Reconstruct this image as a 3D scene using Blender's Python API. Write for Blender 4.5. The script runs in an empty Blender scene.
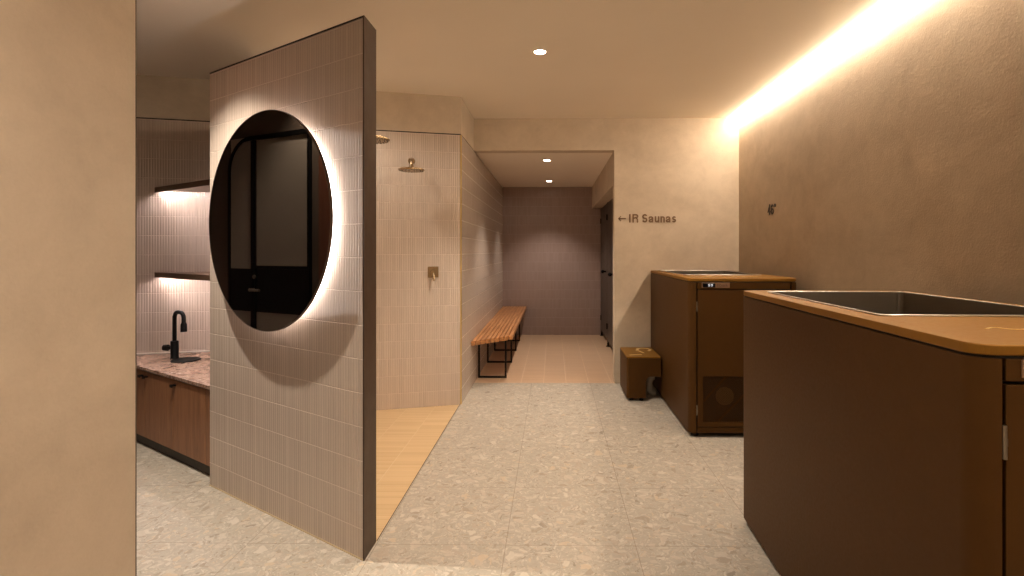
import bpy, bmesh, math, random
from mathutils import Vector, Matrix
random.seed(7)
S = bpy.context.scene
COL = S.collection
PI = math.pi

# ------------------------------------------------------------------ camera, world, exposure
FPX = 533.0
cam_d = bpy.data.cameras.new('camera')
cam = bpy.data.objects.new('camera', cam_d); COL.objects.link(cam)
cam_d.sensor_width = 36.0
cam_d.lens = FPX / 1024 * 36
cam_d.shift_x = (512 - 546) / 1024
cam_d.shift_y = -(288 - 251) / 1024
cam_d.clip_start = 0.05
cam.location = (0, 0, 1.37)
cam.rotation_euler = (PI / 2, 0, 7 / 533)
S.camera = cam
w = bpy.data.worlds.new('world'); S.world = w; w.use_nodes = True
w.node_tree.nodes['Background'].inputs[0].default_value = (0.9, 0.75, 0.6, 1)
w.node_tree.nodes['Background'].inputs[1].default_value = 0.02
S.view_settings.view_transform = 'Standard'
S.view_settings.look = 'None'
S.view_settings.gamma = 1
S.view_settings.use_curve_mapping = False
S.view_settings.exposure = 0.32

WARM = (1.0, 0.90, 0.77)
NEUT = (1.0, 0.87, 0.76)

def spot(name, loc, power, deg=95, blend=0.7, col=WARM, target=None, radius=0.03):
    l = bpy.data.lights.new(name, 'SPOT'); l.energy = power; l.color = col
    l.spot_size = math.radians(deg); l.spot_blend = blend; l.shadow_soft_size = radius
    o = bpy.data.objects.new(name, l); COL.objects.link(o); o.location = loc
    if target is not None:
        o.rotation_euler = (Vector(target) - Vector(loc)).to_track_quat('-Z', 'Y').to_euler()
    return o

def area(name, loc, sx, sy, power, col, direction):
    l = bpy.data.lights.new(name, 'AREA'); l.shape = 'RECTANGLE'; l.size = sx; l.size_y = sy
    l.energy = power; l.color = col
    o = bpy.data.objects.new(name, l); COL.objects.link(o); o.location = loc
    o.rotation_euler = Vector(direction).to_track_quat('-Z', 'Y').to_euler()
    return o

CEIL = 2.745      # main ceiling height
SOFF = 2.413      # corridor soffit, top of the tiling
# the long light strip along the right wall is the emissive diffuser built with the ceiling
STRIP = 35.0
# ceiling downlights (those in view get a fitting further down)
spot('downlight_beam', (-0.09, 3.67, CEIL - 0.03), 115, 105)
spot('downlight_beam', (-0.07, 6.11, SOFF - 0.03), 72, 100, col=NEUT)
spot('downlight_beam', (-0.06, 7.94, SOFF - 0.03), 46, 100, col=NEUT)
spot('downlight_beam', (-0.1, 0.6, CEIL - 0.03), 50, 130)
spot('downlight_beam', (-0.1, -1.2, CEIL - 0.03), 25, 130)
spot('downlight_beam', (-2.00, 2.45, CEIL - 0.03), 170, 98, 0.7, radius=0.03)
spot('downlight_beam', (-1.60, 3.90, CEIL - 0.03), 22, 150, radius=0.06)

# ------------------------------------------------------------------ node helpers
class NT:
    def __init__(s, name):
        s.m = bpy.data.materials.new(name); s.m.use_nodes = True
        s.t = s.m.node_tree; s.n = s.t.nodes; s.l = s.t.links
        s.b = s.n['Principled BSDF']
    def put(s, sock, v):
        if isinstance(v, bpy.types.NodeSocket): s.l.new(v, sock)
        elif isinstance(v, (tuple, list)) and len(v) == 3 and sock.type == 'RGBA': sock.default_value = (*v, 1)
        else: sock.default_value = v
    def math(s, op, a, b=0.0, c=0.0):
        n = s.n.new('ShaderNodeMath'); n.operation = op
        s.put(n.inputs[0], a); s.put(n.inputs[1], b); s.put(n.inputs[2], c)
        return n.outputs[0]
    def coord(s):
        return s.n.new('ShaderNodeTexCoord').outputs['Object']
    def xyz(s, v):
        n = s.n.new('ShaderNodeSeparateXYZ'); s.put(n.inputs[0], v); return n.outputs
    def comb(s, x, y, z=0.0):
        n = s.n.new('ShaderNodeCombineXYZ'); s.put(n.inputs[0], x); s.put(n.inputs[1], y); s.put(n.inputs[2], z); return n.outputs[0]
    def noise(s, v, scale, detail=4, rough=0.55, dist=0.0):
        n = s.n.new('ShaderNodeTexNoise'); s.put(n.inputs['Vector'], v)
        n.inputs['Scale'].default_value = scale; n.inputs['Detail'].default_value = detail
        n.inputs['Roughness'].default_value = rough; n.inputs['Distortion'].default_value = dist
        return n.outputs
    def voro(s, v, scale, feature='F1', rnd=1.0):
        n = s.n.new('ShaderNodeTexVoronoi'); n.feature = feature; s.put(n.inputs['Vector'], v)
        n.inputs['Scale'].default_value = scale; n.inputs['Randomness'].default_value = rnd
        return n.outputs
    def white(s, v):
        n = s.n.new('ShaderNodeTexWhiteNoise'); s.put(n.inputs['Vector'], v); return n.outputs['Value']
    def ramp(s, f, stops, interp='LINEAR'):
        n = s.n.new('ShaderNodeValToRGB'); s.put(n.inputs[0], f); e = n.color_ramp
        e.interpolation = interp
        while len(e.elements) < len(stops): e.elements.new(0.5)
        for el, (p, c) in zip(e.elements, stops):
            el.position = p; el.color = (*c, 1) if len(c) == 3 else c
        return n.outputs[0]
    def mix(s, f, a, b, mode='MIX'):
        n = s.n.new('ShaderNodeMix'); n.data_type = 'RGBA'; n.blend_type = mode
        s.put(n.inputs['Factor'], f); s.put(n.inputs[6], a); s.put(n.inputs[7], b); return n.outputs[2]
    def mapr(s, v, a, b, c, d):
        n = s.n.new('ShaderNodeMapRange'); s.put(n.inputs[0], v)
        for i, q in enumerate((a, b, c, d)): n.inputs[1 + i].default_value = q
        return n.outputs[0]
    def scale(s, v, sc):
        n = s.n.new('ShaderNodeVectorMath'); n.operation = 'MULTIPLY'; s.put(n.inputs[0], v); n.inputs[1].default_value = sc
        return n.outputs[0]
    def vadd(s, a, b):
        n = s.n.new('ShaderNodeVectorMath'); n.operation = 'ADD'; s.put(n.inputs[0], a); s.put(n.inputs[1], b); return n.outputs[0]
    def bump(s, h, strength=0.5, dist=0.01):
        n = s.n.new('ShaderNodeBump'); s.put(n.inputs['Height'], h)
        n.inputs['Strength'].default_value = strength; n.inputs['Distance'].default_value = dist
        s.l.new(n.outputs[0], s.b.inputs['Normal'])
    def fin(s, col=None, rough=None, metal=None, spec=None):
        if col is not None: s.put(s.b.inputs['Base Color'], col)
        if rough is not None: s.put(s.b.inputs['Roughness'], rough)
        if metal is not None: s.put(s.b.inputs['Metallic'], metal)
        if spec is not None: s.put(s.b.inputs['Specular IOR Level'], spec)
        return s.m

def plain(name, col, rough=0.5, metal=0.0, var=0.06, sc=8.0, spec=0.5, bump=0.0):
    t = NT(name); v = t.coord()
    n = t.noise(v, sc, 3)[0]
    c = t.mix(t.mapr(n, 0.3, 0.7, 0, 1), tuple(max(0, q * (1 - var)) for q in col), tuple(min(1, q * (1 + var)) for q in col))
    r = t.mapr(t.noise(v, sc * 4, 2)[0], 0.3, 0.7, rough * 0.93, min(1, rough * 1.07))
    if bump: t.bump(t.noise(v, 220, 2)[0], bump, 0.001)
    return t.fin(c, r, metal, spec)

def emis(name, col, strength):
    t = NT(name)
    t.fin((0.8, 0.8, 0.8), 0.5)
    t.b.inputs['Emission Color'].default_value = (*col, 1)
    t.b.inputs['Emission Strength'].default_value = strength
    return t.m

def plaster_mat(name, a, b, bump=0.25):
    t = NT(name); v = t.coord()
    n1 = t.noise(t.scale(v, (1, 1, 1.5)), 1.6, 6, 0.6, 0.6)[0]
    n2 = t.noise(v, 9, 5, 0.65, 0.4)[0]
    n3 = t.noise(v, 90, 3, 0.6)[0]
    f = t.math('ADD', t.math('MULTIPLY', n1, 0.6), t.math('ADD', t.math('MULTIPLY', n2, 0.3), t.math('MULTIPLY', n3, 0.1)))
    c = t.ramp(f, [(0.34, a), (0.62, b)])
    h = t.math('ADD', t.math('MULTIPLY', n2, 0.5), t.math('ADD', t.math('MULTIPLY', n3, 0.35), t.math('MULTIPLY', n1, 0.6)))
    t.bump(h, bump, 0.012)
    return t.fin(c, t.mapr(n2, 0.3, 0.7, 0.62, 0.82), 0, 0.35)

def finger_mat(name, a, b, grout, vertical=True, fw=0.0185, rh=0.151, z0=0.134, sheet=0.296, rough=0.19, axes=(0, 2), str_=0.75, gl=0.020):
    """kit-kat mosaic: narrow half-round fingers, rows rh long, in sheets"""
    t = NT(name); o = t.xyz(t.coord())
    u = o[axes[0]]; z = t.math('SUBTRACT', o[axes[1]], z0)
    fu = t.math('DIVIDE', u, fw)
    p = t.math('ABSOLUTE', t.math('SUBTRACT', t.math('MULTIPLY', t.math('FRACT', fu), 2), 1))
    prof = t.math('SUBTRACT', 1, t.math('POWER', p, 3))
    v = t.math('DIVIDE', z, rh)
    fv = t.math('FRACT', v)
    e = t.math('MINIMUM', fv, t.math('SUBTRACT', 1, fv))
    row = t.math('SMOOTH_MIN', t.math('DIVIDE', e, gl), 1.0, 0.2)
    su = t.math('FRACT', t.math('DIVIDE', t.math('ADD', u, 0.0), sheet))
    se = t.math('MINIMUM', su, t.math('SUBTRACT', 1, su))
    sm = t.math('LESS_THAN', se, 0.005)
    id_ = t.comb(t.math('FLOOR', fu), t.math('FLOOR', v))
    rn = t.white(id_)
    big = t.noise(t.coord(), 2.0, 3)[0]
    f = t.math('ADD', t.math('MULTIPLY', rn, 0.65), t.math('MULTIPLY', big, 0.35))
    tile = t.mix(f, a, b)
    gm = t.math('SUBTRACT', 1, t.math('MINIMUM', 1, row))
    gm = t.math('MAXIMUM', gm, t.math('MULTIPLY', sm, 0.2))
    edge = t.math('MULTIPLY', t.math('POWER', p, 10), 0.45)
    c = t.mix(t.math('MAXIMUM', t.math('MULTIPLY', gm, 0.75), edge), tile, grout)
    wob = t.math('MULTIPLY', rn, 0.35)
    t.bump(t.math('MULTIPLY', t.math('ADD', prof, wob), t.math('MINIMUM', row, 1)), str_, 0.003)
    r = t.math('ADD', rough, t.math('MULTIPLY', gm, 0.5))
    return t.fin(c, r, 0, 0.5)

def terrazzo_mat():
    t = NT('beige terrazzo slabs'); v = t.coord(); o = t.xyz(v)
    wv = t.vadd(v, t.scale(t.noise(v, 9, 4)[1], (0.17, 0.17, 0.0)))
    base = t.mix(t.mapr(t.noise(v, 22, 5, 0.7)[0], 0.3, 0.7, 0, 1), (0.41, 0.355, 0.285), (0.50, 0.445, 0.365))
    def chips(sc, th, stops, base, seed):
        vo = t.voro(t.vadd(wv, (seed, seed * 1.7, 0)), sc, 'F1')
        rnd = t.xyz(vo['Color'])
        size = t.math('MULTIPLY', t.math('POWER', rnd[0], 1.5), th)
        m = t.mapr(t.math('SUBTRACT', size, vo['Distance']), 0.0, 0.03, 0, 1)
        c = t.ramp(rnd[1], stops, 'CONSTANT')
        return t.mix(t.math('MULTIPLY', m, 0.74), base, c)
    tones = [(0.0, (0.58, 0.51, 0.42)), (0.24, (0.48, 0.395, 0.31)), (0.44, (0.37, 0.295, 0.225)), (0.56, (0.65, 0.58, 0.49)), (0.70, (0.60, 0.475, 0.335)), (0.78, (0.57, 0.485, 0.395)), (0.965, (0.28, 0.225, 0.175))]
    c = chips(110, 0.75, tones, base, 0.0)
    c = chips(55, 0.70, tones, c, 3.1)
    c = chips(26, 0.62, tones, c, 7.7)
    c = chips(13, 0.42, tones, c, 11.3)
    def joint(q, off):
        fr = t.math('FRACT', t.math('DIVIDE', t.math('SUBTRACT', q, off), 0.604))
        return t.math('LESS_THAN', t.math('MINIMUM', fr, t.math('SUBTRACT', 1, fr)), 0.0027)
    j = t.math('MAXIMUM', joint(o[0], 0.384), joint(o[1], 2.48))
    c = t.mix(t.math('MULTIPLY', j, 0.75), c, (0.27, 0.21, 0.16))
    t.bump(t.math('SUBTRACT', 1, j), 0.3, 0.001)
    return t.fin(c, t.mapr(t.noise(v, 30, 3)[0], 0.3, 0.7, 0.42, 0.55), 0, 0.4)

def wood_mat(name, a, b, axis='z', sc=1.0, rough=0.45):
    t = NT(name); v = t.coord()
    s3 = {'x': (1.2, 14, 14), 'y': (14, 1.2, 14), 'z': (14, 14, 1.2)}[axis]
    sv = t.scale(v, tuple(q * sc for q in s3))
    n = t.noise(sv, 2.2, 6, 0.6, 0.8)[0]
    n2 = t.noise(t.scale(sv, (4, 4, 4)), 3.5, 3, 0.6)[0]
    f = t.math('ADD', t.math('MULTIPLY', n, 0.75), t.math('MULTIPLY', n2, 0.25))
    t.bump(f, 0.12, 0.002)
    return t.fin(t.ramp(f, [(0.33, a), (0.66, b)]), rough, 0, 0.4)

def marble_mat():
    t = NT('pink brown marble'); v = t.coord()
    n = t.noise(v, 5, 8, 0.65, 1.6)[0]
    n2 = t.noise(v, 16, 6, 0.7, 1.0)[0]
    f = t.math('ADD', t.math('MULTIPLY', n, 0.6), t.math('MULTIPLY', n2, 0.4))
    c = t.ramp(f, [(0.38, (0.08, 0.04, 0.027)), (0.46, (0.26, 0.145, 0.10)), (0.51, (0.44, 0.30, 0.23)), (0.56, (0.20, 0.11, 0.078)), (0.63, (0.54, 0.41, 0.33))])
    return t.fin(c, 0.22, 0, 0.5)

M = {}
M['plaster'] = plaster_mat('beige plaster', (0.53, 0.43, 0.32), (0.68, 0.57, 0.44))
M['plaster_dark'] = plaster_mat('clay plaster', (0.43, 0.335, 0.24), (0.59, 0.475, 0.35), 0.35)
M['plaster_left'] = plaster_mat('golden grain plaster', (0.42, 0.335, 0.25), (0.53, 0.43, 0.325), 0.3)
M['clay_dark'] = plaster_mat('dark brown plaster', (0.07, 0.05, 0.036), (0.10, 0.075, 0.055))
M['ceiling'] = plain('matt ceiling paint', (0.93, 0.845, 0.725), 0.85, var=0.015, sc=1.5)
M['tile'] = finger_mat('blush finger mosaic', (0.55, 0.445, 0.365), (0.64, 0.525, 0.435), (0.645, 0.53, 0.435))
M['tile_far'] = finger_mat('mauve finger mosaic', (0.36, 0.265, 0.235), (0.42, 0.315, 0.28), (0.50, 0.385, 0.34), str_=0.3)
M['tile_floor'] = finger_mat('straw finger mosaic', (0.60, 0.40, 0.20), (0.72, 0.51, 0.28), (0.80, 0.66, 0.48), axes=(1, 0), z0=-0.098, rh=0.2345, sheet=0.15, fw=0.0225, rough=0.4, str_=0.25, gl=0.018)
M['tile_hall'] = finger_mat('peach finger mosaic', (0.56, 0.36, 0.22), (0.63, 0.42, 0.26), (0.86, 0.68, 0.50), axes=(1, 0), z0=-0.098, rh=0.2345, sheet=0.147, fw=0.0225, rough=0.4, str_=0.2, gl=0.022)
M['terrazzo'] = terrazzo_mat()
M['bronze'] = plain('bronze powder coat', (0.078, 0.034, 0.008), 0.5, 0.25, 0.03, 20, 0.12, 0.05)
M['bronze_lit_top'] = plain('bronze coat with painted top light', (0.25, 0.115, 0.016), 0.5, 0.4, 0.03, 20, 0.22, 0.05)  # same bronze as the body, with light from above painted in as paler colour
M['cap_bronze'] = plain('dark bronze sheet', (0.072, 0.040, 0.022), 0.5, 0.3, 0.05, 4)
M['black'] = plain('matt black metal', (0.003, 0.0027, 0.0025), 0.5, 0.0, spec=0.18)
M['black_rubber'] = plain('black rubber', (0.012, 0.011, 0.010), 0.7)
M['steel'] = plain('brushed stainless steel', (0.31, 0.265, 0.21), 0.33, 0.9, 0.04, 10)
M['rim_steel'] = plain('polished steel rim', (0.72, 0.68, 0.64), 0.3, 0.9, 0.03, 10)
M['nickel'] = plain('aged brass nickel', (0.42, 0.31, 0.19), 0.25, 1.0, 0.05, 10)
M['gold'] = plain('gold decal', (0.80, 0.58, 0.24), 0.35, 0.5)
M['brass'] = plain('thin brass edge', (0.66, 0.44, 0.10), 0.4, 0.6)
M['joint'] = plain('straw grout', (0.50, 0.38, 0.22), 0.6)
M['fan'] = plain('dull bronze fan', (0.13, 0.075, 0.025), 0.6)
M['sign'] = plain('bronze lettering', (0.20, 0.115, 0.06), 0.5, 0.3)
M['sign_dark'] = plain('dark lettering', (0.04, 0.022, 0.012), 0.5, 0.2)
M['cab'] = wood_mat('oak veneer door', (0.20, 0.085, 0.038), (0.34, 0.155, 0.07))
M['bench'] = wood_mat('oiled hardwood slat', (0.36, 0.145, 0.05), (0.66, 0.32, 0.13), 'y', 1.0, 0.4)
M['shelf'] = wood_mat('walnut shelf board', (0.13, 0.075, 0.045), (0.20, 0.115, 0.07), 'x')
M['marble'] = marble_mat()
M['dark'] = plain('near black trim and gap shade', (0.012, 0.009, 0.007), 0.8)  # near black for trims and lettering, also shade painted into tub gaps
M['kick'] = plain('dark plinth', (0.045, 0.032, 0.022), 0.6)
M['mirror'] = plain('mirror glass toned for dim room', (0.19, 0.165, 0.145), 0.015, 1.0, 0.0)  # dimness of the reflected room is put into the mirror colour
M['led'] = emis('lit led strip', (1.0, 0.88, 0.82), 8)
M['led_shelf'] = emis('lit shelf led strip', (1.0, 0.88, 0.87), 95)
M['led_cove'] = emis('lit ceiling strip diffuser', (1.0, 0.85, 0.68), STRIP)
M['lamp'] = emis('lit downlight lens', (1.0, 0.90, 0.75), 30)
M['trimring'] = plain('downlight trim', (0.75, 0.62, 0.48), 0.5)
M['glass'] = plain('smoked reeded glass', (0.23, 0.20, 0.165), 0.35, 0.0, 0.05, 3)
M['reddoor'] = wood_mat('red brown timber', (0.10, 0.035, 0.02), (0.16, 0.06, 0.03))
M['locker'] = plain('grey brown laminate', (0.055, 0.042, 0.032), 0.4, 0.1, 0.05, 3)
M['display'] = plain('gloss black display', (0.006, 0.006, 0.009), 0.12)
M['digit'] = emis('lit display digits', (0.75, 0.85, 1.0), 0.5)
M['plate'] = plain('bronze name plate', (0.34, 0.21, 0.13), 0.35, 0.6)
M['caulk'] = plain('pale sealant', (0.78, 0.70, 0.62), 0.5)
M['hose'] = plain('hose toned as light behind', (0.50, 0.45, 0.38), 0.5)

# ------------------------------------------------------------------ mesh helpers
def BM(): return bmesh.new()

def obj(name, bm, mat, parent=None, loc=(0, 0, 0), rz=0.0, smooth=False, bevel=0.0, seg=2):
    bmesh.ops.recalc_face_normals(bm, faces=bm.faces)
    me = bpy.data.meshes.new(name); bm.to_mesh(me); bm.free()
    o = bpy.data.objects.new(name, me); COL.objects.link(o)
    me.materials.append(M[mat] if isinstance(mat, str) else mat)
    o.location = loc; o.rotation_euler = (0, 0, rz)
    if parent: o.parent = parent
    if smooth:
        for p in me.polygons: p.use_smooth = True
        try: me.set_sharp_from_angle(angle=math.radians(35))
        except Exception: pass
    if bevel:
        b = o.modifiers.new('bevel', 'BEVEL'); b.width = bevel; b.segments = seg; b.limit_method = 'ANGLE'; b.angle_limit = math.radians(40)
    return o

def box(bm, x0, x1, y0, y1, z0, z1):
    vs = [bm.verts.new((x, y, z)) for z in (z0, z1) for x, y in ((x0, y0), (x1, y0), (x1, y1), (x0, y1))]
    for f in ((0, 3, 2, 1), (4, 5, 6, 7), (0, 1, 5, 4), (1, 2, 6, 5), (2, 3, 7, 6), (3, 0, 4, 7)):
        bm.faces.new([vs[i] for i in f])
    return bm

def prism(bm, pts, z0, z1):
    a = [bm.verts.new((p[0], p[1], z0)) for p in pts]; b = [bm.verts.new((p[0], p[1], z1)) for p in pts]
    bm.faces.new(a[::-1]); bm.faces.new(b)
    n = len(pts)
    for i in range(n):
        bm.faces.new((a[i], a[(i + 1) % n], b[(i + 1) % n], b[i]))
    return bm

def ring(bm, outer, inner, z0, z1):
    n = len(outer)
    L = [[bm.verts.new((p[0], p[1], z)) for p in q] for z in (z0, z1) for q in (outer, inner)]
    ao, ai, bo, bi = L
    for i in range(n):
        j = (i + 1) % n
        bm.faces.new((ao[i], ao[j], bo[j], bo[i])); bm.faces.new((ai[j], ai[i], bi[i], bi[j]))
        bm.faces.new((bo[i], bo[j], bi[j], bi[i])); bm.faces.new((ao[j], ao[i], ai[i], ai[j]))
    return bm

def rrect(x0, x1, y0, y1, r, seg=8):
    pts = []
    for cx, cy, a0 in ((x1 - r, y1 - r, 0), (x0 + r, y1 - r, 90), (x0 + r, y0 + r, 180), (x1 - r, y0 + r, 270)):
        for k in range(seg + 1):
            a = math.radians(a0 + 90 * k / seg); pts.append((cx + r * math.cos(a), cy + r * math.sin(a)))
    return pts

def strip(bm, path, th, z0, z1):
    """open path thickened inward (to the left of its direction) and extruded"""
    n = len(path); inn = []
    for i, p in enumerate(path):
        a = path[max(i - 1, 0)]; b = path[min(i + 1, n - 1)]
        d = Vector((b[0] - a[0], b[1] - a[1])).normalized()
        inn.append((p[0] - d.y * th, p[1] + d.x * th))
    prism(bm, list(path) + inn[::-1], z0, z1)
    return bm

def cyl(bm, p0, p1, r0, r1=None, seg=20):
    r1 = r0 if r1 is None else r1
    p0 = Vector(p0); p1 = Vector(p1); d = p1 - p0
    q = d.to_track_quat('Z', 'Y').to_matrix().to_4x4(); q.translation = (p0 + p1) / 2
    bmesh.ops.create_cone(bm, cap_ends=True, segments=seg, radius1=r0, radius2=r1, depth=d.length, matrix=q)
    return bm

def tube(bm, pts, r, seg=12):
    """swept round tube along a polyline with rounded joints; r may be a list"""
    pts = [Vector(p) for p in pts]; n = len(pts)
    rs = r if isinstance(r, (list, tuple)) else [r] * n
    up = Vector((0, 0, 1)); rings = []
    ref = None
    for i, p in enumerate(pts):
        d = (pts[min(i + 1, n - 1)] - pts[max(i - 1, 0)]).normalized()
        if ref is None:
            ref = d.orthogonal().normalized()
        ref = (ref - d * ref.dot(d)).normalized(); bi = d.cross(ref)
        rings.append([bm.verts.new(p + (ref * math.cos(2 * PI * k / seg) + bi * math.sin(2 * PI * k / seg)) * rs[i]) for k in range(seg)])
    for a, b in zip(rings, rings[1:]):
        for k in range(seg):
            bm.faces.new((a[k], a[(k + 1) % seg], b[(k + 1) % seg], b[k]))
    bm.faces.new(rings[0][::-1]); bm.faces.new(rings[-1])
    return bm

def lathe(bm, prof, seg=48, M4=None):
    """prof: (r, z) list, closed at r=0 ends"""
    rows = []
    for r, z in prof:
        if r < 1e-6: rows.append([bm.verts.new((0, 0, z))])
        else: rows.append([bm.verts.new((r * math.cos(2 * PI * k / seg), r * math.sin(2 * PI * k / seg), z)) for k in range(seg)])
    for a, b in zip(rows, rows[1:]):
        for k in range(seg):
            q = (k + 1) % seg
            if len(a) == 1 and len(b) == 1: continue
            if len(a) == 1: bm.faces.new((a[0], b[q], b[k]))
            elif len(b) == 1: bm.faces.new((a[k], a[q], b[0]))
            else: bm.faces.new((a[k], a[q], b[q], b[k]))
    if M4 is not None: bmesh.ops.transform(bm, matrix=M4, verts=bm.verts)
    return bm

def arc(cx, cy, r, a0, a1, n=8):
    return [(cx + r * math.cos(math.radians(a0 + (a1 - a0) * k / n)), cy + r * math.sin(math.radians(a0 + (a1 - a0) * k / n))) for k in range(n + 1)]

def struct(o): o['kind'] = 'structure'; return o
def thing(name, label, cat, loc=(0, 0, 0), rz=0.0, group=None):
    o = bpy.data.objects.new(name, None); COL.objects.link(o); o.empty_display_size = 0.1
    o.location = loc; o.rotation_euler = (0, 0, rz); o['label'] = label; o['category'] = cat
    if group: o['group'] = group
    return o
def tag(o, label, cat, group=None):
    o['label'] = label; o['category'] = cat
    if group: o['group'] = group
    return o
def copy_tree(o, parent=None):
    c = o.copy(); COL.objects.link(c); c.parent = parent
    for ch in list(o.children): copy_tree(ch, c)
    return c

# ------------------------------------------------------------------ key plan points (metres)
WX = 1.92                       # right wall
YS = 5.53                       # sign wall / corridor mouth
XL, XR, YB = -0.82, 0.635, 8.70 # corridor
N = Vector((-0.839, 2.350)); D = Vector((-0.8437, 0.5368)); NN = Vector((-0.5368, -0.8437)); WL = 1.386
F = N + D * WL
C = Vector((-0.82, 4.75)); BD = Vector((-0.9672, -0.2540))      # back wall corner and direction
P = Vector((-1.224, 1.548)); LD = Vector((-0.769, 0.639))         # corner of the left wall, direction of its door face
LDl = 4.05
Q = P + LD * LDl
def at(p, d, t): return (p.x + d.x * t, p.y + d.y * t)
def ang(d): return math.atan2(d.y, d.x)

# ------------------------------------------------------------------ floors
FX = -2.02
yb = C.y + (FX - C.x) * BD.y / BD.x
bm = BM(); prism(bm, [(-4.6, -2.6), (WX, -2.6), (WX, YS), (XL, YS), (-0.832, C.y), (-0.832, 2.50), (N.x, N.y), (F.x, F.y), (FX, yb), (-4.6, 3.76)], -0.06, 0)
struct(obj('floor', bm, 'terrazzo'))
bm = BM(); prism(bm, [(-0.832, 2.50), (-0.832, C.y), (FX, yb), (FX, 3.25)], -0.06, -0.001)
struct(obj('floor_shower', bm, 'tile_floor'))
bm = BM(); prism(bm, [(XL, YS), (0.95, YS), (0.95, YB), (XL, YB)], -0.06, 0)
struct(obj('floor_corridor', bm, 'tile_hall'))
bm = BM(); box(bm, -0.834, -0.830, 2.51, 4.75, -0.02, 0.0012)
struct(obj('trim_1', bm, 'cap_bronze'))

# ------------------------------------------------------------------ walls
def wall(name, p, d, t0, t1, z0, z1, mat, th=0.12, side=1):
    """upright slab; local x runs along d from p, face on local y=0, thickness to side"""
    bm = BM(); y0, y1 = (0, th) if side > 0 else (-th, 0)
    box(bm, t0, t1, y0, y1, z0, z1)
    return struct(obj(name, bm, mat, loc=(p[0], p[1], 0), rz=ang(d)))

EX = Vector((1, 0)); EY = Vector((0, 1))
# right wall: rises into the light slot
wall('wall_right', (WX, -2.6), EY, 0, 8.13 + 0.12, 0, 3.0, 'plaster_dark', 0.12, -1)
# sign wall + header over the corridor mouth
bm = BM(); prism(bm, [(XR, YS), (WX, YS), (WX, YS + 0.14), (XR, YS + 0.14)], 0, 3.0)
struct(obj('wall_sign_side', bm, 'plaster'))
bm = BM(); box(bm, XL, XR, YS, YS + 0.14, SOFF, CEIL)
struct(obj('wall_header', bm, 'plaster'))
# corridor
bm = BM(); box(bm, XL - 0.12, 0.95, YS + 0.141, YB + 0.1, SOFF, SOFF + 0.1)
struct(obj('ceiling_corridor', bm, 'ceiling'))
bm = BM(); box(bm, XL, 0.95, 0, 0.1, 0, SOFF)
struct(obj('wall_corridor_end', bm, 'tile_far', loc=(0, YB, 0)))
wall('wall_corridor_left', (XL, C.y), EY, 0, YB - C.y, 0, 2.405, 'tile', 0.12, 1)
bm = BM(); box(bm, XL - 0.12, XL, C.y, YS + 0.13, 2.415, CEIL)
struct(obj('wall_bulkhead_left', bm, 'plaster'))
bm = BM(); box(bm, XL - 0.115, XL - 0.006, C.y + 0.01, YB, 2.405, 2.415)
struct(obj('trim_2', bm, 'dark'))
bm = BM(); box(bm, XR, 0.95, YS + 0.141, YB, 2.066, SOFF)
struct(obj('wall_bulkhead_right', bm, 'plaster'))
bm = BM(); box(bm, 0.95, 1.05, YS + 0.14, YB, 0, SOFF)
struct(obj('wall_corridor_right', bm, 'plaster'))
# slanted back wall behind showers and vanity (local x runs from corner C to the left)
BL = 3.75
wall('wall_back', (C.x, C.y), BD, 0, BL, 0, 2.405, 'tile', 0.12, -1)
wall('wall_back_upper', (C.x, C.y), BD, 0, BL, 2.415, CEIL, 'plaster', 0.12, -1)
bm = BM(); box(bm, 0.004, BL, -0.1, -0.006, 2.405, 2.415)
struct(obj('trim_3', bm, 'dark', loc=(C.x, C.y, 0), rz=ang(BD)))
# brass corner edge
bm = BM(); box(bm, C.x - 0.006, C.x + 0.003, C.y - 0.004, C.y + 0.004, 0, 2.405)
struct(obj('trim_4', bm, 'brass'))
# left foreground wall: solid block whose far face carries the glazed door
bm = BM(); prism(bm, [P, Q, (-4.6, Q.y), (-4.6, -2.6), (P.x, -2.6)], 0, CEIL)
o = struct(obj('wall_left', bm, 'plaster_left', bevel=0.006, seg=3))
# wall behind the camera
bm = BM(); box(bm, -4.6, WX, -2.72, -2.6, 0, CEIL)
struct(obj('wall_rear', bm, 'plaster'))
# ceiling and the light profile let into its edge
SX = 1.852
bm = BM(); prism(bm, [(-4.7, -2.6), (SX, -2.6), (SX, YS), (XL, YS), (XL, C.y), at(C, BD, 4.0)], CEIL, CEIL + 0.06)
struct(obj('ceiling', bm, 'ceiling'))
bm = BM(); box(bm, 1.80, WX, -2.6, YS, CEIL + 0.061, CEIL + 0.12)
struct(obj('trim_5', bm, 'ceiling'))
bm = BM(); box(bm, SX + 0.001, WX - 0.004, -2.59, YS - 0.002, CEIL - 0.024, CEIL + 0.05)
tag(obj('ceiling_light_strip', bm, 'led_cove'), 'long glowing light strip where the ceiling meets the right wall', 'light')

# ------------------------------------------------------------------ freestanding partition with the mirror
def pl(t, y):    # local coords of a plan point relative to N, x along D; y = world +Y shift
    v = Vector((N.x, N.y)) + D * t + Vector((0, y)) - N
    return (v.dot(D), v.dot(Vector((-D.y, D.x))))
rzN = ang(D)
TT = 0.155
bm = BM(); prism(bm, [pl(0.004, 0), pl(WL, 0), pl(WL, TT), pl(0.004, TT)], 0, 2.405)
struct(obj('wall_partition', bm, 'tile', loc=(N.x, N.y, 0), rz=rzN))
bm = BM(); prism(bm, [pl(-0.006, -0.004), pl(0.0035, -0.004), pl(0.0035, TT + 0.002), pl(-0.006, TT + 0.002)], 0, 2.412)
struct(obj('trim_6', bm, 'cap_bronze', loc=(N.x, N.y, 0), rz=rzN))
bm = BM(); prism(bm, [pl(0.0035, -0.004), pl(WL, -0.004), pl(WL, TT + 0.002), pl(0.0035, TT + 0.002)], 2.405, 2.412)
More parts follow.
